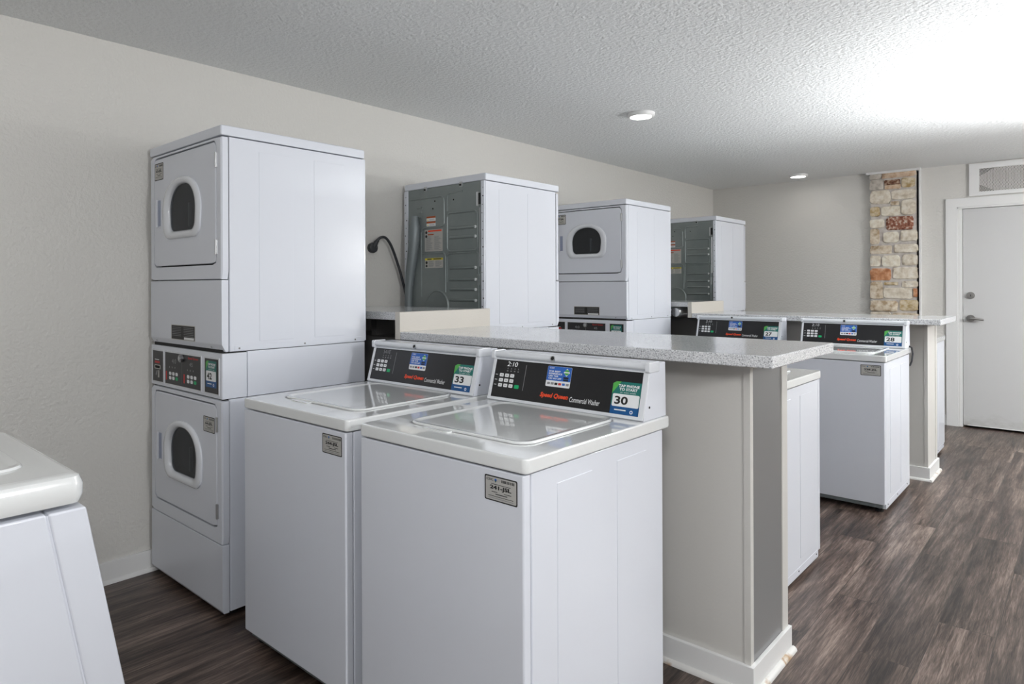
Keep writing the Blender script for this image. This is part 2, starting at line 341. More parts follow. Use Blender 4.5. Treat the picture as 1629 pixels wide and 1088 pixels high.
for off, lst in ((260, A1), (380, A2)):
    for x0, y0, x1, y1, k in lst:
        f = lambda x: CX0 + (x - 60) / 605 * (CX1 - CX0)
        stone_block(b, f(x0), f(x1), zpx(off + y1 / 8.37), zpx(off + y0 / 8.37), k, CY)
z = 0.97
while z > 0.1:
    h = random.uniform(0.08, 0.12); x = CX0
    while x < CX1 - 0.05:
        w = min(random.uniform(0.1, 0.22), CX1 - x)
        if CX1 - x - w < 0.07: w = CX1 - x
        stone_block(b, x + 0.004, x + w - 0.006, z - h + 0.008, z - 0.004, random.choice(['s_cream', 's_tan', 's_light', 's_gold', 's_peach']), CY); x += w
    z -= h
tag(b.build('stone_pilaster', smooth=True, angle=50), 'narrow cream and rust limestone pilaster running up the far wall', 'pilaster')
struct(MB().box(2.043, 2.058, YF - 0.05, YF, 0, ZC, 'trim', 0.002).build('trim_1'))
struct(MB().box(CX0 - 0.03, CX1 + 0.03, YF - 0.075, YF, ZC - 0.022, ZC, 'trim', 0.003).build('trim_2'))

# door with casing
b = MB()
for o, w, t in ((0, 0.088, 0.018),): 
    b.box(2.25, 2.338, YF - 0.02, YF, 0, 2.14, 'trim', 0.003)
    b.box(3.327, 3.415, YF - 0.02, YF, 0, 2.14, 'trim', 0.003)
    b.box(2.25, 3.415, YF - 0.0195, YF, 2.056, 2.1395, 'trim', 0.003)
b.box(2.338, 2.35, YF - 0.012, YF, 0, 2.056, 'trim', 0.002).box(2.352, 2.376, YF - 0.002, YF + 0.12, 0, 2.05, 'trim', 0.002)
b.box(3.29, 3.327, YF - 0.002, YF + 0.12, 0, 2.05, 'trim', 0.002).box(2.338, 3.327, YF - 0.012, YF + 0.12, 2.04, 2.06, 'trim', 0.002)
struct(b.build('trim_3'))
d1 = struct(MB().box(2.379, 3.287, YF + 0.006, YF + 0.05, 0.018, 2.037, 'door', 0.002).build('door_1'))
b = MB().cyl((2.437, YF + 0.006, 1.23), (0, -1, 0), 0.032, 0.014, 'chrome', 28).cyl((2.437, YF - 0.008, 1.23), (0, -1, 0), 0.022, 0.012, 'chrome', 24).box(2.4345, 2.4395, YF - 0.021, YF - 0.0195, 1.221, 1.239, 'hole')
b.build('deadbolt', d1)
b = MB().cyl((2.437, YF + 0.006, 1.017), (0, -1, 0), 0.033, 0.012, 'chrome', 28).cyl((2.437, YF - 0.006, 1.017), (0, -1, 0), 0.016, 0.045, 'chrome', 20)
b.tube([(2.432, YF - 0.05, 1.017), (2.46, YF - 0.053, 1.017), (2.50, YF - 0.05, 1.013), (2.538, YF - 0.046, 1.008)], [0.014, 0.013, 0.011, 0.009], 'chrome', 12)
b.build('lever_handle', d1)
MB().box(2.41, 3.26, YF - 0.003, YF + 0.006, 0.02, 0.026, 'trim').build('door_sweep', d1)

# vent grille over the door
t = thing('vent_grille', 'white framed air vent with metal mesh above the door', 'vent', (2.43, YF, 2.15))
VW, VH = 0.93, 0.298
MB().box(0, VW, -0.022, 0, 0, 0.036, 'trim', 0.002).box(0, VW, -0.022, 0, VH - 0.052, VH, 'trim', 0.002).box(0, 0.075, -0.0222, 0, 0.001, VH - 0.001, 'trim', 0.002).box(VW - 0.075, VW, -0.0222, 0, 0.001, VH - 0.001, 'trim', 0.002).build('frame', t)
MB().box(0.07, VW - 0.07, -0.003, 0, 0.03, VH - 0.045, 'ventback').build('backing', t)
b = MB(); u0, u1, w0, w1 = 0.075, VW - 0.075, 0.036, VH - 0.052; st = 0.021
for sgn in (1, -1):
    k = -int((w1 - w0) / st) - 2
    while k * st < u1 - u0 + 0.3:
        c0 = u0 + k * st; x0, z0, x1, z1 = (c0, w0, c0 + (w1 - w0) * 1.7, w1)
        if sgn < 0: z0, z1 = w1, w0
        def clip(x0, z0, x1, z1):
            dx = x1 - x0; ta, tb = 0.0, 1.0
            if x0 < u0: ta = (u0 - x0) / dx
            if x1 > u1: tb = (u1 - x0) / dx
            return None if ta >= tb else ((x0 + dx * ta, z0 + (z1 - z0) * ta), (x0 + dx * tb, z0 + (z1 - z0) * tb))
        s_ = clip(x0, z0, x1, z1)
        if s_: b.tube([(s_[0][0], -0.009 - 0.001 * sgn, s_[0][1]), (s_[1][0], -0.009 - 0.001 * sgn, s_[1][1])], 0.0036, 'mesh', 4, False)
        k += 1
b.build('mesh_screen', t)

# recessed ceiling lamps
def ceiling_lamp(x, y, label):
    t = thing('recessed_lamp', label, 'ceiling light', (x, y, ZC), 0, 'round recessed ceiling lights')
    n = 40; prof = [(0.088, 0.0), (0.086, -0.018), (0.078, -0.026), (0.070, -0.025), (0.066, -0.019)]
    MB().loops([[(r * math.cos(2 * math.pi * i / n), r * math.sin(2 * math.pi * i / n), z) for i in range(n)] for r, z in prof], 'trim').build('trim_ring', t)
    MB().loops([[(r * math.cos(2 * math.pi * i / n), r * math.sin(2 * math.pi * i / n), z) for i in range(n)] for r, z in ((0.067, -0.019), (0.04, -0.0215), (0.012, -0.022))], 'lamp', True, False, True).build('diffuser', t)
ceiling_lamp(1.115, 0.29, 'round recessed ceiling light nearer the viewer, above the first counter')
ceiling_lamp(1.075, 3.615, 'round recessed ceiling light near the far wall')

# ------------------------------------------------------------------ partition walls with counters
def island(dy, xl, zw_low, zc, ztop_raise, yc0, yc1, xend, labels):
    py0, py1, px1 = -1.4416 + dy, -1.092 + dy, 2.4415
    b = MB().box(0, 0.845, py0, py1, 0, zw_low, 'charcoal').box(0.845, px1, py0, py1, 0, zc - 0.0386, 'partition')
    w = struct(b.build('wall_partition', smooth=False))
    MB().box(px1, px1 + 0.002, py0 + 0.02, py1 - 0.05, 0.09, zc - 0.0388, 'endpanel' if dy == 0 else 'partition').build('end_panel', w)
    MB().box(px1 - 0.018, px1 + 0.004, py0 - 0.004, py0 + 0.022, 0.085, zc - 0.0388, 'partition', 0.001).build('corner_trim', w)
    MB().box(px1 - 0.001, px1 + 0.006, py1 - 0.052, py1 + 0.004, 0.085, zc - 0.0388, 'partition', 0.001).build('corner_trim', w)
    MB().box(0.73, px1 + 0.016, py0 - 0.016, py0, 0, 0.09, 'trim', 0.002).box(px1 + 0.002, px1 + 0.0165, py0 - 0.0155, py1 + 0.014, 0, 0.0905, 'trim', 0.002).build('baseboard', w)
    b = MB(); quarter(b, 0.73, px1 + 0.03, py0 - 0.016, 0, 0.016, 'rust', '-y'); quarter(b, px1 + 0.0165, 0, py0 - 0.03, py1 + 0.02, 0.016, 'rust', '+x')
    b.build('quarter_round', w)
    cn = tag(MB().box(0.88, xend, yc0, yc1, zc - 0.0381, zc, 'counter', 0.005, 3).build('countertop'), labels[0], 'countertop', 'long speckled countertops')
    t = thing('raised_shelf', labels[1], 'counter shelf', (0, yc0, zw_low), 0, 'raised counter ends by the wall'); D = yc1 - yc0
    zt = ztop_raise - zw_low
    MB().box(0.001, 0.845, 0.004, D - 0.002, zt - 0.038, zt, 'counter', 0.003).build('slab', t)
    MB().box(0.845, 0.8795, 0, D, zc - 0.0375 - zw_low, zt + 0.001, 'cream', 0.002).build('end_board', t)
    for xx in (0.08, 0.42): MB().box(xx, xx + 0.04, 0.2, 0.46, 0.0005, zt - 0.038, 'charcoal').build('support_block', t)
    return w
island(0, 0, 1.075, 1.1228, 1.2142, -1.5906, -0.9445, 2.566,
       ('speckled grey laminate countertop behind washers 30 and 33, nearest counter', 'raised speckled shelf with cream end board beside the nearest counter'))
island(3.224, 0, 1.0665, 1.108, 1.196, 1.55, 2.195, 2.552,
       ('speckled white laminate countertop behind washers 27 and 28, farther counter', 'raised speckled shelf with cream end board beside the farther counter'))

# ------------------------------------------------------------------ stickers and tags
def id_tag(x, z, w, h, num, parent, y=0.0):
    b = MB().frame((x, y, z), (1, 0, 0), (0, 0, 1))
    b.rrect(0, 0, w, h, h * 0.07, 'p_black', 0).rrect(w * .035, h * .05, w * .965, h * .95, h * .05, 'p_silver', 1)
    b.text('CSC', w * .06, h * .80, w * .27, h * .89, 'p_black', 2, 0.02).disc(w * .345, h * .85, h * .055, 'p_blue', 2).poly([(w * .315, h * .83), (w * .375, h * .83), (w * .345, h * .74)], 'p_teal', 2)
    x_ = w * .52; random.seed(hash(num) % 99 if False else sum(map(ord, num)))
    while x_ < w * .92: q = random.uniform(.008, .03) * w; b.rect(x_, h * .79, x_ + q, h * .90, 'p_black', 2); x_ += q + random.uniform(.008, .02) * w
    b.rect(w * .2, h * .665, w * .8, h * .685, 'p_black', 2)
    b.text(num, w * .17, h * .43, w * .82, h * .63, 'p_black', 2, 0.045)
    b.rect(w * .22, h * .36, w * .4, h * .385, 'p_black', 2).rect(w * .6, h * .36, w * .82, h * .385, 'p_black', 2).rect(w * .34, h * .275, w * .7, h * .31, 'p_black', 2)
    b.rect(w * .12, h * .19, w * .88, h * .21, 'p_black', 2).rect(w * .12, h * .11, w * .88, h * .135, 'p_grey', 2)
    return b.build('id_tag', parent, False)
def phone_sticker(o, U, V, w, h, num, parent):
    b = MB().frame(o, U, V)
    b.poly([(0, h * .28), (w, h * .28), (w, h), (w * .12, h), (0, h * .93)], 'p_teal', 0).poly([(0, h * .62), (w * .28, h), (w * .12, h), (0, h * .93)], 'p_green', 1)
    b.rect(0, 0, w, h * .28, 'p_navy', 0)
    b.text('TAP PHONE', w * .2, h * .83, w * .92, h * .915, 'p_white', 2, 0.035).text('TO START', w * .24, h * .725, w * .86, h * .81, 'p_white', 2, 0.035).text('or scan code', w * .28, h * .655, w * .82, h * .695, 'p_white', 2)
    b.rrect(w * .04, h * .235, w * .96, h * .62, h * .04, 'p_white', 1)
    b.text(num, w * .12, h * .30, w * .58, h * .55, 'p_black', 2, 0.03)
    b.rect(w * .15, h * .115, w * .55, h * .15, 'p_white', 1).disc(w * .74, h * .1, h * .055, 'p_white', 1).disc(w * .74, h * .1, h * .03, 'p_blue', 2)
    return b.build('phone_sticker', parent, False)

# ------------------------------------------------------------------ top-load washer (local: x right, y into the machine, z up)
WW, WD, ZT, ZB = 0.6462, 0.7506, 0.9206, 0.8822
def washer_base(root):
    i = 0.008; z0 = 0.022
    b = MB().rbox(i, WW - i, 0.032, WD - 0.04, z0, ZB - 0.003, 'white', 0.004, 0.002)
    for s_, x in ((1, WW - i), (-1, i)):
        for y0, y1 in ((0.138, 0.302), (0.432, 0.602)):
            a, c = (x - 0.002, x + 0.0016) if s_ > 0 else (x - 0.0016, x + 0.002)
            b.box(a, c, y0, y1, 0.095, 0.834, 'white', 0.0013, 2)
        a, c = (x - 0.002, x + 0.001) if s_ > 0 else (x - 0.001, x + 0.002)
        b.box(a, c, 0.05, 0.66, 0.028, 0.06, 'white', 0.0009)
        for yy in (0.07, 0.33, 0.62): b.cyl((x, yy, 0.045), (s_, 0, 0), 0.004, 0.0025, 'hole', 10)
    b.build('cabinet', root)
    MB().rbox(i, WW - i, 0.0, 0.030, z0 + 0.03, ZB - 0.003, 'white', 0.006, 0.003).build('front_panel', root)
    MB().box(i + 0.015, WW - i - 0.015, 0.02, 0.04, z0 + 0.004, z0 + 0.034, 'duct', 0.002).build('toe_panel', root)
    tp = MB().rbox(0, WW, 0, WD, ZB, ZT, 'lid', 0.016, 0.007, 'z', 5).build('top_panel', root)
    # lid: raised rounded plate with a soft rim and a shallow dish
    def rr(x0, x1, y0, y1, r, z, n=6):
        p = []
        for cx, cy, a0 in ((x1 - r, y0 + r, -90), (x1 - r, y1 - r, 0), (x0 + r, y1 - r, 90), (x0 + r, y0 + r, 180)):
            for q in range(n): a = R(a0 + q * 90 / (n - 1)); p.append((cx + r * math.cos(a), cy + r * math.sin(a), z))
        return p
    x0, x1, y0, y1, r = 0.095, 0.560, 0.105, 0.572, 0.05
    rings = [rr(x0 + o, x1 - o, y0 + o, y1 - o, max(r - o, 0.01), ZT + h) for o, h in ((0, -0.002), (0.0005, 0.004), (0.003, 0.0065), (0.008, 0.007), (0.012, 0.0055), (0.02, 0.003), (0.03, 0.0025))]
    ld = MB().loops(rings, 'lid', True, False, True).build('lid', root)
    g0 = [rr(x0 - 0.0035, x1 + 0.0035, y0 - 0.0035, y1 + 0.0035, r, ZT + 0.0004), rr(x0, x1, y0, y1, r, ZT + 0.0005)]
    MB().loops(g0, 'p_grey').build('seal', ld)
    MB().rbox(0.19, 0.30, 0.083, 0.108, ZT - 0.001, ZT + 0.003, 'lid', 0.01, 0.0014).build('finger_grip', ld)
    for x, y in ((0.05, 0.06), (WW - 0.05, 0.06), (0.05, WD - 0.1), (WW - 0.05, WD - 0.1)):
        MB().cyl((x, y, 0), (0, 0, 1), 0.022, 0.012, 'hole', 16).cyl((x, y, 0.012), (0, 0, 1), 0.008, 0.014, 'screw', 10).build('foot', root)
    # console
    cx0, cx1 = 0.004, WW - 0.008; yf0, yf1 = 0.590, 0.640
    zb_, zt_ = ZT, 1.094
    cs = MB().prism([(yf0, zb_), (yf1 - 0.006, zt_ - 0.022), (yf1, zt_), (WD - 0.018, zt_), (WD - 0.014, zb_)], cx0, cx1, 'white', 'x', 0.003).build('console', root)
    n_ = Vector((0, -(zt_ - 0.022 - zb_), (yf1 - 0.006 - yf0))).normalized(); V = Vector((0, yf1 - 0.006 - yf0, zt_ - 0.022 - zb_)).normalized()
    return cs, n_, V, (cx0, cx1, yf0, yf1, zb_, zt_)
PANEL = None
def washer_console(root, cs, n_, V, dims):
    global PANEL
    cx0, cx1, yf0, yf1, zb_, zt_ = dims
    o = Vector((cx0, yf0, zb_)) + n_ * 0.0006; U = Vector((1, 0, 0)); W_ = cx1 - cx0; Hh = math.hypot(yf1 - 0.006 - yf0, zt_ - 0.022 - zb_)
    # bright frame round the panel and the black panel
    b = MB().frame(o, U, V)
    def plate(b, u0, v0, u1, v1, t0, t1, k, bev):
        bm = bmesh.new(); bmesh.ops.create_cube(bm, size=1)
        for v in bm.verts:
            u = u0 if v.co.x < 0 else u1; w = v0 if v.co.y < 0 else v1; t = t0 if v.co.z < 0 else t1
            v.co = o + U * u + V * w + n_ * t
        if bev: bmesh.ops.bevel(bm, geom=bm.edges[:], offset=bev, segments=2, profile=0.5, affect='EDGES')
        b.addbm(bm, k)
    plate(b, 0.001, 0.002, W_ - 0.001, 0.013, -0.002, 0.005, 'rail', 0.002)
    plate(b, 0.001, 0.0025, 0.014, Hh - 0.001, -0.002, 0.0047, 'rail', 0.002)
    plate(b, W_ - 0.020, 0.0025, W_ - 0.001, Hh - 0.001, -0.002, 0.0047, 'rail', 0.002)
    b.build('panel_frame', cs)
    b = MB(); plate(b, 0.0135, 0.012, W_ - 0.0195, Hh - 0.006, -0.001, 0.0012, 'black', 0); b.build('control_panel', cs, False)
    # rounded rail along the top edge with end caps
    b = MB(); zc_ = zt_ - 0.014; yc_ = yf1 - 0.002
    pr = [(yc_ + 0.03, zt_ + 0.003), (yc_ - 0.001, zt_ + 0.003)] + [(yc_ - 0.005 + 0.0115 * math.cos(R(a)), zt_ - 0.0085 + 0.0115 * math.sin(R(a))) for a in range(90, 271, 15)] + [(yc_ - 0.002, zt_ - 0.0225), (yc_ - 0.012, zt_ - 0.024), (yc_ - 0.012, zt_ - 0.028), (yc_ + 0.012, zt_ - 0.028)]
    b.prism(pr, 0.010, WW - 0.018, 'rail', 'x')
    b.build('handle_rail', cs, True, 60)
    for xx in (0.0, WW - 0.019): MB().rbox(xx, xx + 0.015, yc_ - 0.020, yc_ + 0.05, zt_ - 0.027, zt_ + 0.005, 'rail', 0.007, 0.002, 'x').build('end_cap', cs)
    xl = W_ * 0.437
    MB().cyl((xl, yc_ - 0.010, zt_ - 0.010), (0, -1, 0.35), 0.0095, 0.009, 'clip', 20).cyl((xl, yc_ - 0.0178, zt_ - 0.0073), (0, -1, 0.35), 0.0065, 0.0012, 'hole', 16).build('lock', cs)
    for yy, zz in ((yf1 + 0.012, zt_ - 0.014), (yf0 + 0.035, zb_ + 0.04)): MB().cyl((cx1 - 0.001, yy, zz), (1, 0, 0), 0.0038, 0.0022, 'hole', 10).build('screw', cs)
    PANEL = (o + n_ * 0.0013, U, V, W_, Hh)
    o = PANEL[0]
    b = MB().frame(o, U, V)
    # keypad: 3 x 3 white keys and one green, side legends
    for r_ in range(3):
        for c_ in range(3):
            u, w = 0.040 + c_ * 0.0245, 0.088 - r_ * 0.0185
            b.rrect(u, w, u + 0.0185, w + 0.0125, 0.0025, 'p_white', 0).rect(u + 0.005, w + 0.0052, u + 0.0135, w + 0.0072, 'p_grey', 1)
        b.rect(0.020, 0.0935 - r_ * 0.0185, 0.031, 0.0953 - r_ * 0.0185, 'p_white', 0)
    b.rrect(0.115, 0.050, 0.136, 0.0635, 0.003, 'p_key', 0)
    b.build('keypad', cs, False)
    b = MB().frame(o, U, V); b.rect(0.1545, 0.046, 0.1565, 0.138, 'p_grey', 0)
    for i in range(4): b.rect(0.070 + i * 0.0165, 0.109, 0.0765 + i * 0.0165, 0.1125, 'p_grey', 0).rect(0.072 + i * 0.0165, 0.117, 0.0745 + i * 0.0165, 0.1225, 'p_grey', 0)
    b.build('panel_markings', cs, False)
    b = MB().frame(o, U, V)
    b.text('Speed Queen', 0.232, 0.031, 0.347, 0.0515, 'p_orange', 0, 0.04, 0.25).text('Commercial Washer', 0.356, 0.030, 0.472, 0.047, 'p_white', 0, 0.004, 0.12)
    b.build('brand_lettering', cs, False)
    b = MB().frame(o, U, V); u0, w0, w_, h_ = 0.250, 0.0735, 0.100, 0.0705
    b.rrect(u0, w0, u0 + w_, w0 + h_, 0.004, 'p_white', 0).poly([(u0 + .0005, w0 + h_ * .3), (u0 + w_ - .0005, w0 + h_ * .3), (u0 + w_ - .0005, w0 + h_ - .003), (u0 + w_ - .003, w0 + h_ - .0005), (u0 + .003, w0 + h_ - .0005), (u0 + .0005, w0 + h_ - .003)], 'p_blue', 1)
    b.text('CSC', u0 + .008, w0 + h_ * .875, u0 + .028, w0 + h_ * .945, 'p_white', 2, 0.02)
    for i, (s_, e) in enumerate((('FOR BEST', .055), ('EXPERIENCE', .063), ('USE THE', .048), ('CSC GO APP', .062))): b.text(s_, u0 + .008, w0 + h_ * (.71 - i * .115), u0 + e, w0 + h_ * (.79 - i * .115), 'p_white', 2, 0.03)
    b.poly([(u0 + .081, w0 + h_ * .55), (u0 + .094, w0 + h_ * .74), (u0 + .081, w0 + h_ * .94), (u0 + .068, w0 + h_ * .74)], 'p_white', 2).disc(u0 + .081, w0 + h_ * .745, .0095, 'p_green', 3).rect(u0 + .071, w0 + h_ * .72, u0 + .091, w0 + h_ * .77, 'p_white', 4)
    b.rrect(u0 + .070, w0 + h_ * .43, u0 + .091, w0 + h_ * .52, .001, 'p_black', 2).rrect(u0 + .070, w0 + h_ * .33, u0 + .091, w0 + h_ * .41, .001, 'p_black', 2)
    for i, k in enumerate(('p_grey', 'p_grey', 'p_black', 'p_red', 'p_blue', 'p_grey')): b.rrect(u0 + .006 + i * .0155, w0 + h_ * .1, u0 + .018 + i * .0155, w0 + h_ * .21, .0012, k, 1)
    b.build('app_sticker', cs, False)
def washer_numbers(cs, root, num, disp, tagnum, dispk='p_seg'):
    o, U, V, W_, Hh = PANEL
    if num: phone_sticker(o + U * 0.513 + V * 0.013, U, V, 0.102, 0.103, num, cs)
    if disp:
        b = MB().frame(o, U, V); b.text(disp, 0.068, 0.1285, 0.068 + 0.0115 * len(disp), 0.145, dispk, 0, -0.01, 0.15); b.build('display', cs, False)
    if tagnum: id_tag(0.514, 0.801, 0.106, 0.063, tagnum, root)
def named(o, n): return [c for c in o.children if c.name.split('.')[0] == n][0]

WG = 'white top loading washers'
proto_w = thing('washing_machine', 'white top loading washer number 30 in front of the nearest counter, closest to the viewer', 'washing machine', (1.6273, -2.4112, 0), 0, WG)
cs_, n_, V_, dims_ = washer_base(proto_w); washer_console(proto_w, cs_, n_, V_, dims_)
def place_washer(x, y, rz, label):
    w = copy_tree(proto_w); w.location = (x, y, 0); w.rotation_euler = (0, 0, rz); w['label'] = label; return w
w33 = place_washer(0.9223, -2.4112, 0, 'white top loading washer number 33 between the tall dryer 42 and washer 30')
w27 = place_washer(0.975, 0.813, 0, 'white top loading washer number 27 at the farther counter, only its console showing')
w28 = place_washer(1.744, 0.813, 0, 'white top loading washer number 28 in front of the farther counter')
wa = place_washer(2.3005, -0.1237, math.pi, 'white washer facing away behind the nearest counter, its side showing past the counter end')
wb = place_washer(2.392, 2.94, math.pi, 'white washer facing away behind the farther counter, close to the far door')
for w, num, disp, tg, dk in ((proto_w, '30', '2:10', '241-JSL', 'p_seg'), (w33, '33', 'SAVE', '244-JSL', 'p_grey'), (w27, '27', '2:10', None, 'p_white'), (w28, '28', '2:10', '238-JSL', 'p_white')):
    washer_numbers(named(w, 'console'), w, num, disp, tg, dk)
MB().tube([(WW - 0.004, 0.70, 0.93), (WW + 0.004, 0.725, 0.92), (WW + 0.008, 0.735, 0.88), (WW + 0.004, 0.728, 0.83), (WW - 0.006, 0.72, 0.80)], 0.005, 'cord', 8).build('loose_cord', w28)

# ------------------------------------------------------------------ washer in the left foreground (seen from its side, front leaning out at the floor)
t = thing('washing_machine', 'white washer cut off by the left edge of the picture, its front leaning outward', 'washing machine', (1.595, -3.158, 0))
sl = 0.187; FW, FD = 0.665, 0.70
def fy(z): return (0.845 - z) * sl
z0, z1 = 0.02, 0.841
def leanbox(b, ya, yb_, x0, x1, z0, z1, k, lean_back=True, bev=0.004):
    """ya: back edge, yb_: front edge at z=0.845"""
    bm = bmesh.new(); bmesh.ops.create_cube(bm, size=1)
    for v in bm.verts:
        z = z0 if v.co.z < 0 else z1; y = ya if v.co.y < 0 else yb_
        if v.co.y > 0 or lean_back: y += fy(z)
        v.co = Vector((x0 if v.co.x < 0 else x1, y, z))
    bmesh.ops.bevel(bm, geom=bm.edges[:], offset=bev, segments=3, profile=0.5, affect='EDGES'); b.addbm(bm, k); return b
leanbox(MB(), -FD, -0.080, -FW + 0.002, -0.002, z0, z1, 'white', False, 0.005).build('cabinet', t)
leanbox(MB(), -0.0765, 0.0, -FW + 0.001, -0.001, z0 + 0.02, z1, 'white', True, 0.005).build('front_panel', t)
leanbox(MB(), -0.09, -0.07, -FW + 0.006, -0.006, z0 + 0.02, z1 - 0.004, 'white', True, 0.001).build('seam', t)
MB().rbox(-FW, 0.0015, -FD, 0.001, 0.8455, 0.920, 'lid', 0.03, 0.026, 'z', 6).build('top_panel', t)
def rr2(x0, x1, y0, y1, r, z, n=6):
    p = []
    for cx, cy, a0 in ((x1 - r, y0 + r, -90), (x1 - r, y1 - r, 0), (x0 + r, y1 - r, 90), (x0 + r, y0 + r, 180)):
        for q in range(n): a = R(a0 + q * 90 / (n - 1)); p.append((cx + r * math.cos(a), cy + r * math.sin(a), z))
    return p
rings = [rr2(-FW + 0.13 + o, -0.13 - o, -0.50 + o, -0.082 - o, max(0.05 - o, 0.01), 0.9202 + h) for o, h in ((0, 0.0), (0.004, 0.005), (0.010, 0.006), (0.018, 0.003), (0.03, 0.0015))]
MB().loops(rings, 'lid', True, False, True).build('lid', t)
MB().prism([(-0.70, 0.92), (-0.70, 1.08), (-0.62, 1.08), (-0.58, 0.92)], -FW + 0.004, -0.004, 'white', 'x', 0.004).build('console', t)
for x, y in ((-0.06, 0.08), (-FW + 0.06, 0.08), (-0.06, -0.62), (-FW + 0.06, -0.62)): MB().cyl((x, y, 0), (0, 0, 1), 0.024, 0.022, 'hole', 14).build('foot', t)

# ------------------------------------------------------------------ stacked dryer (local: x right, y into the machine, z up)
DW, DD, DH = 0.6949, 0.7192, 1.988
NA = 96
def ray_rr(cx, cz, x0, x1, z0, z1, r, extra=None):
    """outline points of a rounded rectangle at NA fixed angles about (cx, cz)"""
    out = []
    for i in range(NA):
        a = 2 * math.pi * i / NA; dx, dz = math.cos(a), math.sin(a); lo, hi = 0.0, 2.0
        def inside(px, pz):
            if not (x0 <= px <= x1 and z0 <= pz <= z1): return False
            for qx, qz, sx_, sz_ in ((x0 + r, z0 + r, -1, -1), (x1 - r, z0 + r, 1, -1), (x0 + r, z1 - r, -1, 1), (x1 - r, z1 - r, 1, 1)):
                if (px - qx) * sx_ > 0 and (pz - qz) * sz_ > 0 and math.hypot(px - qx, pz - qz) > r: return False
            return True
        for _ in range(30):
            mid = (lo + hi) / 2
            if inside(cx + dx * mid, cz + dz * mid): lo = mid
            else: hi = mid
        out.append((cx + dx * lo, cz + dz * lo))
    return out
def d_shape(cx, zb_, w, h, rb):
    """flat bottom with rounded corners and a wide arched top, at NA fixed angles"""
    out = []; cz = zb_ + h * 0.48
    for i in range(NA):
        a = 2 * math.pi * i / NA; dx, dz = math.cos(a), math.sin(a); lo, hi = 0.0, 1.0
        def inside(px, pz):
            X, Z = abs(px - cx) / (w / 2), pz
            if Z < zb_ or X > 1: return False
            zs = zb_ + h * 0.42
            if Z > zs: return X ** 2.3 + ((Z - zs) / (zb_ + h - zs)) ** 2.3 <= 1
            side = 1 - 0.06 * (zs - Z) / (zs - zb_)
            if X > side: return False
            qx = w / 2 * side - rb
            if abs(px - cx) > qx and Z < zb_ + rb: return math.hypot(abs(px - cx) - qx, Z - zb_ - rb) <= rb
            return True
        for _ in range(30):
            mid = (lo + hi) / 2
            if inside(cx + dx * mid, cz + dz * mid): lo = mid
            else: hi = mid
        out.append((cx + dx * lo, cz + dz * lo))
    return out
def at(o, y): return [(x, y, z) for x, z in o]
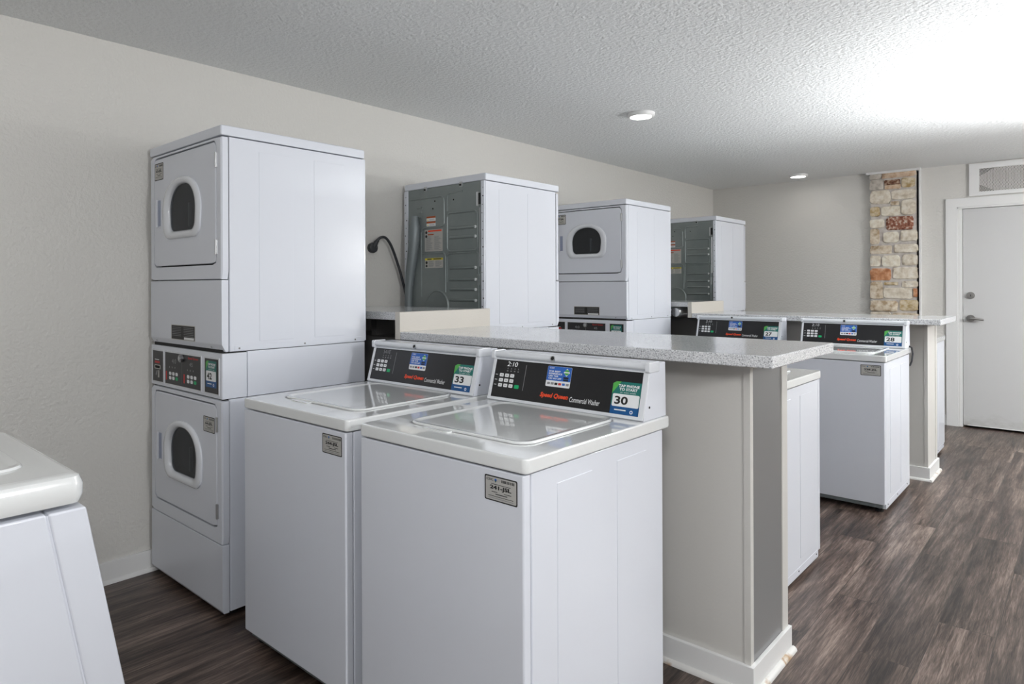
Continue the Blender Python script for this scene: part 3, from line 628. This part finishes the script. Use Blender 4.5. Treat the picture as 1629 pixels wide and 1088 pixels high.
def dryer_unit(root, zp0, zp1, dz0, dz1, wz, bottom_panel):
    """door panel from zp0 to zp1 with a door dz0..dz1 and a window whose bottom is wz"""
    x0, x1 = 0.001, DW - 0.001; ccx, ccz = 0.342, wz + 0.115
    dx0, dx1 = 0.048, 0.650
    hole = ray_rr(ccx, ccz, dx0 - 0.006, dx1 + 0.005, dz0 - 0.0065, dz1 + 0.0065, 0.024)
    outer = ray_rr(ccx, ccz, x0 + 0.006, x1 - 0.006, zp0 + 0.002, zp1 - 0.002, 0.004); outer2 = ray_rr(ccx, ccz, x0, x1, zp0, zp1, 0.005)
    b = MB().loops([at(outer2, 0.030), at(outer2, 0.006), at(outer, 0.0005), at(hole, 0.0), at(hole, 0.0275)], 'white', True); pn = b.build('door_panel', root)
    MB().box(dx0 - 0.02, dx1 + 0.02, 0.0275, 0.031, dz0 - 0.02, dz1 + 0.02, 'dark').build('door_gap_shade', pn)  # dark sheet behind the door, colours its gap as if in deep shade
    w_o, w_i = d_shape(ccx, wz - 0.004, 0.368, 0.266, 0.05), d_shape(ccx, wz + 0.028, 0.268, 0.205, 0.035)
    w_m1, w_m2, w_m3 = d_shape(ccx, wz + 0.002, 0.354, 0.254, 0.05), d_shape(ccx, wz + 0.012, 0.316, 0.234, 0.045), d_shape(ccx, wz + 0.022, 0.282, 0.216, 0.04)
    de = ray_rr(ccx, ccz, dx0, dx1, dz0, dz1, 0.02); de2 = ray_rr(ccx, ccz, dx0 + 0.003, dx1 - 0.003, dz0 + 0.003, dz1 - 0.003, 0.019)
    dr = MB().loops([at(de, 0.024), at(de, 0.001), at(de2, -0.0015), at(w_o, -0.0015), at(w_o, 0.012)], 'white', True).build('door', root)
    MB().loops([at(w_o, -0.001), at(w_o, -0.008), at(w_m1, -0.0135), at(w_m2, -0.015), at(w_m3, -0.010), at(w_i, -0.003), at(w_i, 0.014)], 'rail', True).build('window_frame', dr, True, 50)
    MB().loops([at(w_i, 0.0045)], 'glass', True, False, True).build('window_glass', dr, False)
    w_k = d_shape(ccx + 0.012, wz + 0.034, 0.245, 0.185, 0.03)
    MB().loops([at(w_i, 0.010), at(w_k, 0.0155), at(d_shape(ccx + 0.012, wz + 0.06, 0.16, 0.12, 0.03), 0.0262)], 'drum', True, False, True).box(ccx + 0.022, ccx + 0.034, 0.013, 0.03, wz + 0.045, wz + 0.15, 'duct', 0.004).build('drum', dr)
    hz = wz + 0.055
    MB().box(0.086, 0.128, -0.0022, -0.001, hz - 0.004, hz + 0.134, 'white', 0.0005).box(0.088, 0.096, -0.012, -0.001, hz, hz + 0.13, 'rail', 0.003).box(0.096, 0.122, -0.0026, -0.0014, hz + 0.006, hz + 0.124, 'handle').build('handle', dr)
    for zz in (dz0 + 0.065, dz1 - 0.075): MB().box(dx1 - 0.004, dx1 + 0.012, -0.004, 0.01, zz - 0.03, zz + 0.03, 'clip', 0.002).cyl((dx1 + 0.004, -0.004, zz - 0.03), (0, 0, 1), 0.004, 0.06, 'clip', 8).build('hinge', dr)
    # plain lower panel
    b0, b1, bc = bottom_panel
    b = MB().prism([(0.03, b0), (0.03, b1), (0.0, b1), (0.0, b0 + bc), (bc * 0.55, b0)], x0, x1, 'white', 'x', 0.003)
    if bc > 0.015:
        for xx in (0.06, 0.60): b.cyl((xx, bc * 0.15, b0 + bc * 0.55), (0, -0.9, -0.45), 0.004, 0.002, 'screw', 8)
    b.build('lower_panel', root)
    return dr
def make_dryer():
    root = thing('stacked_dryer', '', 'stacked dryer', (0, 0, 0), 0, 'white stacked double dryers')
    # lower box, control box, upper box
    b = MB().rbox(0.004, DW - 0.004, 0.034, DD, 0.03, 0.884, 'white', 0.004, 0.002)
    for x, s_ in ((DW - 0.004, 1), (0.004, -1)): b.box(x - 0.001, x + 0.001, 0.06, 0.69, 0.035, 0.075, 'white', 0.0008).cyl((x, 0.12, 0.055), (s_, 0, 0), 0.004, 0.0025, 'screw', 10)
    b.build('lower_cabinet', root)
    b = MB().rbox(0.003, DW - 0.003, 0.113, DD, 0.8865, 1.0735, 'white', 0.002, 0.0015); b.box(0.015, DW - 0.015, 0.012, DD - 0.01, 0.88, 1.085, 'dark'); b.build('control_cabinet', root)  # inner dark box paints the shadow gap under the upper dryer
    b = MB().rbox(0.001, DW - 0.001, 0.034, DD, 1.076, 1.9425, 'white', 0.004, 0.002)
    for x, s_ in ((DW - 0.001, 1), (0.001, -1)):
        for y0, y1 in ((0.166, 0.328), (0.437, 0.60)):
            a, c = (x - 0.002, x + 0.0014) if s_ > 0 else (x - 0.0014, x + 0.002)
            b.box(a, c, y0, y1, 1.112, 1.90, 'white', 0.0012, 2)
        a, c = (x - 0.002, x + 0.0012) if s_ > 0 else (x - 0.0012, x + 0.002)
        b.box(a, c, 0.055, 0.70, 1.079, 1.100, 'white', 0.001)
        for yy in (0.075, 0.385, 0.66): b.cyl((x, yy, 1.088), (s_, 0, 0), 0.004, 0.0025, 'screw', 10)
        b.cyl((x, 0.52, 1.18), (s_, 0, 0), 0.045, 0.0008, 'white', 28)
    b.build('upper_cabinet', root)
    MB().rbox(-0.0015, DW + 0.0015, -0.0015, DD + 0.002, 1.9455, DH, 'white', 0.008, 0.008, 'z', 4).build('top_cap', root)
    du = dryer_unit(root, 1.369, 1.942, 1.434, 1.925, 1.556, (1.076, 1.3655, 0.03))
    dl = dryer_unit(root, 0.3045, 0.882, 0.368, 0.858, 0.492, (0.028, 0.3015, 0.012))
    # control fascia
    cp = MB().rbox(0.001, DW - 0.001, 0.001, 0.111, 0.8865, 1.070, 'white', 0.006, 0.003).build('control_fascia', root)
    b = MB(); z0, z1 = 0.905, 1.045
    for u0, u1, nm in ((0.028, 0.139, 'coin_panel'), (0.165, 0.512, 'control_panel'), (0.551, 0.668, 'sticker_panel')): MB().box(u0 - 0.006, u1 + 0.006, -0.0016, 0.002, z0 - 0.006, z1 + 0.006, 'rail', 0.001).box(u0, u1, -0.0022, 0.001, z0, z1, 'black').build(nm, cp)
    for c0 in (0.205, 0.385):
        b = MB().frame((0, -0.0022, 0.905), (1, 0, 0), (0, 0, 1))
        for r_ in range(2):
            for c_ in range(3): b.rrect(c0 + c_ * 0.033, 0.040 - r_ * 0.020, c0 + c_ * 0.033 + 0.024, 0.055 - r_ * 0.020, 0.006, 'p_key' if (r_ and c_ == 2) else 'p_white', 0)
        b.rect(c0 - 0.034, 0.016, c0 - 0.020, 0.055, 'p_red', 0)
        for i in range(3): b.rect(c0 + 0.002 + i * 0.028, 0.072, c0 + 0.008 + i * 0.028, 0.079, 'p_grey', 0)
        b.build('keypad', cp, False)
    b = MB().frame((0, -0.0022, 0.905), (1, 0, 0), (0, 0, 1))
    b.text('Speed Queen', 0.395, 0.121, 0.490, 0.133, 'p_red', 0, 0.03, 0.2).rect(0.334, 0.01, 0.3352, 0.10, 'p_grey', 0)
    b.rect(0.05, 0.083, 0.105, 0.093, 'p_red', 0).rect(0.05, 0.098, 0.098, 0.101, 'p_white', 0)
    b.rrect(0.046, 0.056, 0.114, 0.076, 0.006, 'p_silver', 0).rrect(0.053, 0.060, 0.107, 0.072, 0.005, 'hole', 1)
    b.poly([(0.06, 0.03), (0.07, 0.048), (0.08, 0.05), (0.078, 0.043), (0.068, 0.026)], 'p_grey', 0).poly([(0.085, 0.018), (0.1, 0.018), (0.1, 0.05), (0.088, 0.052)], 'p_silver', 0)
    b.text('4:0', 0.235, 0.094, 0.278, 0.114, 'p_grey', 0).text('45', 0.41, 0.092, 0.44, 0.11, 'p_grey', 0)
    b.build('panel_markings', cp, False)
    MB().cyl((0.335, -0.002, 1.028), (0, -1, 0), 0.017, 0.010, 'screw', 24).cyl((0.335, -0.012, 1.028), (0, -1, 0), 0.010, 0.003, 'clip', 20).build('lock', cp)
    b = MB().frame((0.225, 0.0, 1.106), (1, 0, 0), (0, 0, 1)); b.rect(0, 0, 0.235, 0.066, 'p_silver', 0).rect(0.004, 0.003, 0.231, 0.063, 'p_black', 1).rect(0.13, 0.004, 0.225, 0.014, 'p_white', 2)
    for i in range(6): b.rect(0.012, 0.018 + i * 0.0072, 0.1, 0.0195 + i * 0.0072, 'p_grey', 2).rect(0.125, 0.018 + i * 0.0072, 0.222, 0.0195 + i * 0.0072, 'p_grey', 2)
    b.build('warning_label', root, False)
    # the back: galvanised sheet between two punched white flanges
    yb = DD
    def X(a): return DW - a      # measured from the left when seen from behind
    bp_ = MB().box(X(0.664), X(0.037), yb - 0.001, yb + 0.0015, 1.10, 1.944, 'galv')
    def bead(pts, r=0.006): bp_.tube([(X(a), yb + 0.001, z) for a, z in pts], r, 'galv', 8)
    def rrp(x0, x1, z0, z1, r=0.025):
        p = []
        for cx, cz, a0 in ((x1 - r, z0 + r, -90), (x1 - r, z1 - r, 0), (x0 + r, z1 - r, 90), (x0 + r, z0 + r, 180)):
            for i in range(5): a = R(a0 + i * 22.5); p.append((cx + r * math.cos(a), cz + r * math.sin(a)))
        return p + [p[0]]
    bead(rrp(0.386, 0.634, 1.545, 1.775)); bead([(0.386, 1.79), (0.386, 1.87), (0.395, 1.89), (0.41, 1.897), (0.515, 1.899)])
    bead([(0.383, 1.36), (0.383, 1.505), (0.392, 1.525), (0.41, 1.533), (0.62, 1.535), (0.64, 1.525), (0.64, 1.20)])
    bead([(0.05, 1.885), (0.335, 1.885), (0.355, 1.87), (0.36, 1.85), (0.36, 1.72), (0.35, 1.705), (0.33, 1.70), (0.19, 1.70), (0.165, 1.69), (0.155, 1.67), (0.155, 1.27)])
    bead([(0.165, 1.54), (0.35, 1.54), (0.365, 1.53), (0.37, 1.51), (0.37, 1.30)])
    bp_.tube([(X(0.652), yb + 0.002, 1.79), (X(0.652), yb + 0.002, 1.45)], 0.005, 'clip', 8)
    n = 24; rings = [[(X(0.30) + r_ * math.cos(2 * math.pi * i / n), yb + h, 1.215 + r_ * math.sin(2 * math.pi * i / n)) for i in range(n)] for r_, h in ((0.10, 0.001), (0.092, 0.008), (0.085, 0.003), (0.02, 0.002))]
    bp_.loops(rings, 'galv', True, False, True)
    bk_ = bp_.build('back_panel', root)
    for z in (1.682, 1.627, 1.445, 1.376, 1.317, 1.253):
        MB().tube([(X(0.407), yb + 0.002, z), (X(0.412), yb + 0.004, z), (X(0.612), yb + 0.004, z), (X(0.617), yb + 0.002, z)], [0.004, 0.008, 0.008, 0.004], 'galv', 8).cyl((X(0.618), yb + 0.001, z), (0, 1, 0), 0.009, 0.006, 'p_white', 12).build('louvre', bk_)
    for z in (1.83, 1.80, 1.77): MB().box(X(0.165), X(0.12), yb + 0.001, yb + 0.007, z - 0.006, z + 0.004, 'galv', 0.002).build('slot', bk_)
    b = MB()
    for a, z in ((0.44, 1.855), (0.262, 1.815), (0.28, 1.86)): b.cyl((X(a), yb, z), (0, 1, 0), 0.005, 0.003, 'hole', 10)
    b.box(X(0.65), X(0.628), yb, yb + 0.004, 1.80, 1.885, 'clip', 0.006).box(X(0.66), X(0.643), yb + 0.004, yb + 0.005, 1.81, 1.875, 'hole').box(X(0.65), X(0.632), yb, yb + 0.004, 1.34, 1.41, 'clip', 0.006)
    b.build('hook', bk_)
    # labels on the back (seen from behind: u runs to -x)
    def lab(a, z): return MB().frame((X(a), yb + 0.0016, z), (-1, 0, 0), (0, 0, 1))
    b = lab(0.205, 1.708)
    for i in range(2): b.rect(0, i * 0.032, 0.08, i * 0.032 + 0.029, 'p_white', 0).rect(0, i * 0.032 + 0.018, 0.08, i * 0.032 + 0.029, 'p_burnt', 1).poly([(0.006, i * 0.032 + 0.004), (0.018, i * 0.032 + 0.004), (0.012, i * 0.032 + 0.015)], 'p_yellow', 1).rect(0.025, i * 0.032 + 0.005, 0.072, i * 0.032 + 0.007, 'p_grey', 1).rect(0.025, i * 0.032 + 0.011, 0.07, i * 0.032 + 0.013, 'p_grey', 1)
    b.build('warning_label', bk_, False)
    b = lab(0.188, 1.552); b.rect(0, 0, 0.158, 0.135, 'p_silver', 0).rect(0.03, 0.121, 0.15, 0.131, 'p_orange', 1).rect(0.028, 0.1, 0.08, 0.108, 'p_burnt', 1).disc(0.014, 0.118, 0.009, 'p_black', 1).disc(0.014, 0.094, 0.009, 'p_black', 1)
    random.seed(2)
    for i in range(16):
        for u0, u1 in ((0.012, 0.072), (0.086, 0.148)): b.rect(u0, 0.008 + i * 0.0055, u0 + (u1 - u0) * random.uniform(0.6, 1), 0.0105 + i * 0.0055, 'p_grey', 1)
    b.build('warning_label', bk_, False)
    b = lab(0.19, 1.45); b.rect(0, 0, 0.158, 0.06, 'p_silver', 0).rect(0, 0.048, 0.158, 0.06, 'p_yellow', 1).rect(0.02, 0.051, 0.06, 0.057, 'p_black', 2).rect(0.075, 0.051, 0.145, 0.057, 'p_black', 2).disc(0.014, 0.033, 0.009, 'p_black', 1).disc(0.014, 0.012, 0.008, 'p_black', 1)
    for i in range(7):
        for u0, u1 in ((0.032, 0.082), (0.092, 0.15)): b.rect(u0, 0.006 + i * 0.0058, u0 + (u1 - u0) * random.uniform(0.6, 1), 0.009 + i * 0.0058, 'p_grey', 1)
    b.build('warning_label', bk_, False)
    # punched flanges
    for a0, a1 in ((0.004, 0.036), (0.665, 0.690)):
        b = MB().box(X(a1), X(a0), yb - 0.002, yb + 0.008, 1.08, 1.944, 'white', 0.002); random.seed(int(a0 * 1000))
        for i in range(17): b.cyl((X((a0 + a1) / 2 + random.uniform(-0.007, 0.007)), yb + 0.007, 1.12 + i * 0.049), (0, 1, 0), random.choice((0.0028, 0.0042, 0.0028)), 0.0016, 'hole', 8)
        b.build('flange', root)
    for a in (0.20, 0.505): MB().box(X(a + 0.011), X(a - 0.011), yb, yb + 0.010, 1.925, 1.955, 'clip', 0.003).box(X(a + 0.007), X(a - 0.007), yb + 0.010, yb + 0.013, 1.930, 1.942, 'hole').build('clip', root)
    # terminal cover with the cable guide below it
    du_ = [(X(0.117), yb + 0.02, 1.775), (X(0.12), yb + 0.022, 1.70), (X(0.112), yb + 0.022, 1.62), (X(0.095), yb + 0.022, 1.52), (X(0.075), yb + 0.022, 1.42), (X(0.06), yb + 0.022, 1.32), (X(0.055), yb + 0.022, 1.18)]
    b = MB().tube(du_, [0.022, 0.034, 0.035, 0.033, 0.03, 0.026, 0.022], 'duct', 16).tube([(X(0.112), yb + 0.022, 1.625), (X(0.109), yb + 0.022, 1.607)], 0.0368, 'duct', 16); b.build('cable_guide', bk_)
    for x, y in ((0.06, 0.07), (DW - 0.06, 0.07), (0.06, DD - 0.07), (DW - 0.06, DD - 0.07)): MB().cyl((x, y, 0), (0, 0, 1), 0.022, 0.031, 'hole', 14).build('foot', root)
    return root
s1 = make_dryer(); s1.location = (0.0314, -2.395, 0)
s1['label'] = 'white stacked dryer number 42 at the left wall, its front facing the viewer, nearest dryer'
def place_dryer(x, y, rz, label):
    d = copy_tree(s1); d.location = (x, y, 0); d.rotation_euler = (0, 0, rz); d['label'] = label; return d
s2 = place_dryer(0.7249, -0.8019 + DD, math.pi, 'white stacked dryer with grey metal back and black power cord, behind dryer 42')
s3 = place_dryer(0.7202 - DW, 0.790, 0, 'white stacked dryer facing the viewer at the farther counter, its lower half hidden')
s4 = place_dryer(0.688, 2.5054 + DD, math.pi, 'white stacked dryer with grey metal back, last one before the far wall')
for s, up_, lo_, num in ((s1, '63-JSL', '64-JSL', '42'), (s3, '57-JSL', None, '41')):
    dd = [c for c in s.children if c.name.split('.')[0] == 'door']
    dd.sort(key=lambda o: -max(v.co.z for v in o.data.vertices))
    if up_: id_tag(0.056, 1.828, 0.095, 0.078, up_, dd[0], -0.0016)
    if lo_: id_tag(0.536, 0.742, 0.100, 0.064, lo_, dd[1], -0.0016)
    cf = named(s, 'control_fascia')
    phone_sticker((0.561, -0.0023, 0.928), (1, 0, 0), (0, 0, 1), 0.092, 0.108, num, cf)

# power cord of the second dryer, plugged in at the left wall
pts = [(0.035, -1.055, 1.592), (0.052, -1.045, 1.622), (0.060, -1.02, 1.640), (0.058, -0.98, 1.634), (0.052, -0.93, 1.58), (0.046, -0.87, 1.46), (0.044, -0.825, 1.34), (0.046, -0.80, 1.25), (0.05, -0.792, 1.19)]
mi = Matrix.Rotation(-math.pi, 4, 'Z') @ Matrix.Translation(-s2.location)
def smooth_path(p, n=4):
    p = [Vector(q) for q in p]; out = []
    for i in range(len(p) - 1):
        a, b_, c, d = p[max(i - 1, 0)], p[i], p[i + 1], p[min(i + 2, len(p) - 1)]
        for j in range(n):
            t_ = j / n; out.append(0.5 * ((2 * b_) + (-a + c) * t_ + (2 * a - 5 * b_ + 4 * c - d) * t_ ** 2 + (-a + 3 * b_ - 3 * c + d) * t_ ** 3))
    return out + [p[-1]]
pc = MB().tube([mi @ q for q in smooth_path(pts)], 0.0085, 'cord', 10).build('power_cord', s2)
MB().tube([mi @ Vector(q) for q in ((0.004, -1.058, 1.575), (0.02, -1.058, 1.575), (0.034, -1.058, 1.575), (0.040, -1.058, 1.575))], [0.030, 0.033, 0.030, 0.02], 'cord', 18).tube([mi @ Vector(q) for q in ((0.03, -1.056, 1.580), (0.045, -1.05, 1.61), (0.054, -1.042, 1.624))], [0.018, 0.014, 0.010], 'cord', 12).build('plug', pc)
t = thing('outlet_plate', 'beige painted outlet plate on the left wall behind the black plug', 'outlet', (0, -1.058, 1.575))
MB().box(0, 0.004, -0.045, 0.045, -0.065, 0.065, 'wall', 0.002).build('plate', t)

# foil duct lying on the partition under the farther raised shelf
b = MB(); P = []; Rr = []
for i in range(60): y = 1.56 + i * 0.0095; P.append((0.735, y, 1.0668 + 0.0445)); Rr.append(0.044 if i % 2 else 0.036)
b.tube(P, Rr, 'foil', 18); tag(b.build('flexible_duct', smooth=True, angle=20), 'ribbed silver foil duct lying under the farther raised shelf', 'duct')
# scraps on the floor
def scrap(x, y, r, label):
    n = 9; random.seed(int(x * 100)); rings = []
    for s_, z in ((1, 0.0006), (0.8, 0.004), (0.3, 0.006)): rings.append([(x + r * s_ * math.cos(6.283 * i / n) * random.uniform(.8, 1.1), y + r * 0.6 * s_ * math.sin(6.283 * i / n), z) for i in range(n)])
    tag(MB().loops(rings, 'scrap', True, True, True).build('lint_scrap'), label, 'scrap')
scrap(1.03, -2.70, 0.008, 'tiny white scrap on the dark floor left of washer 33')
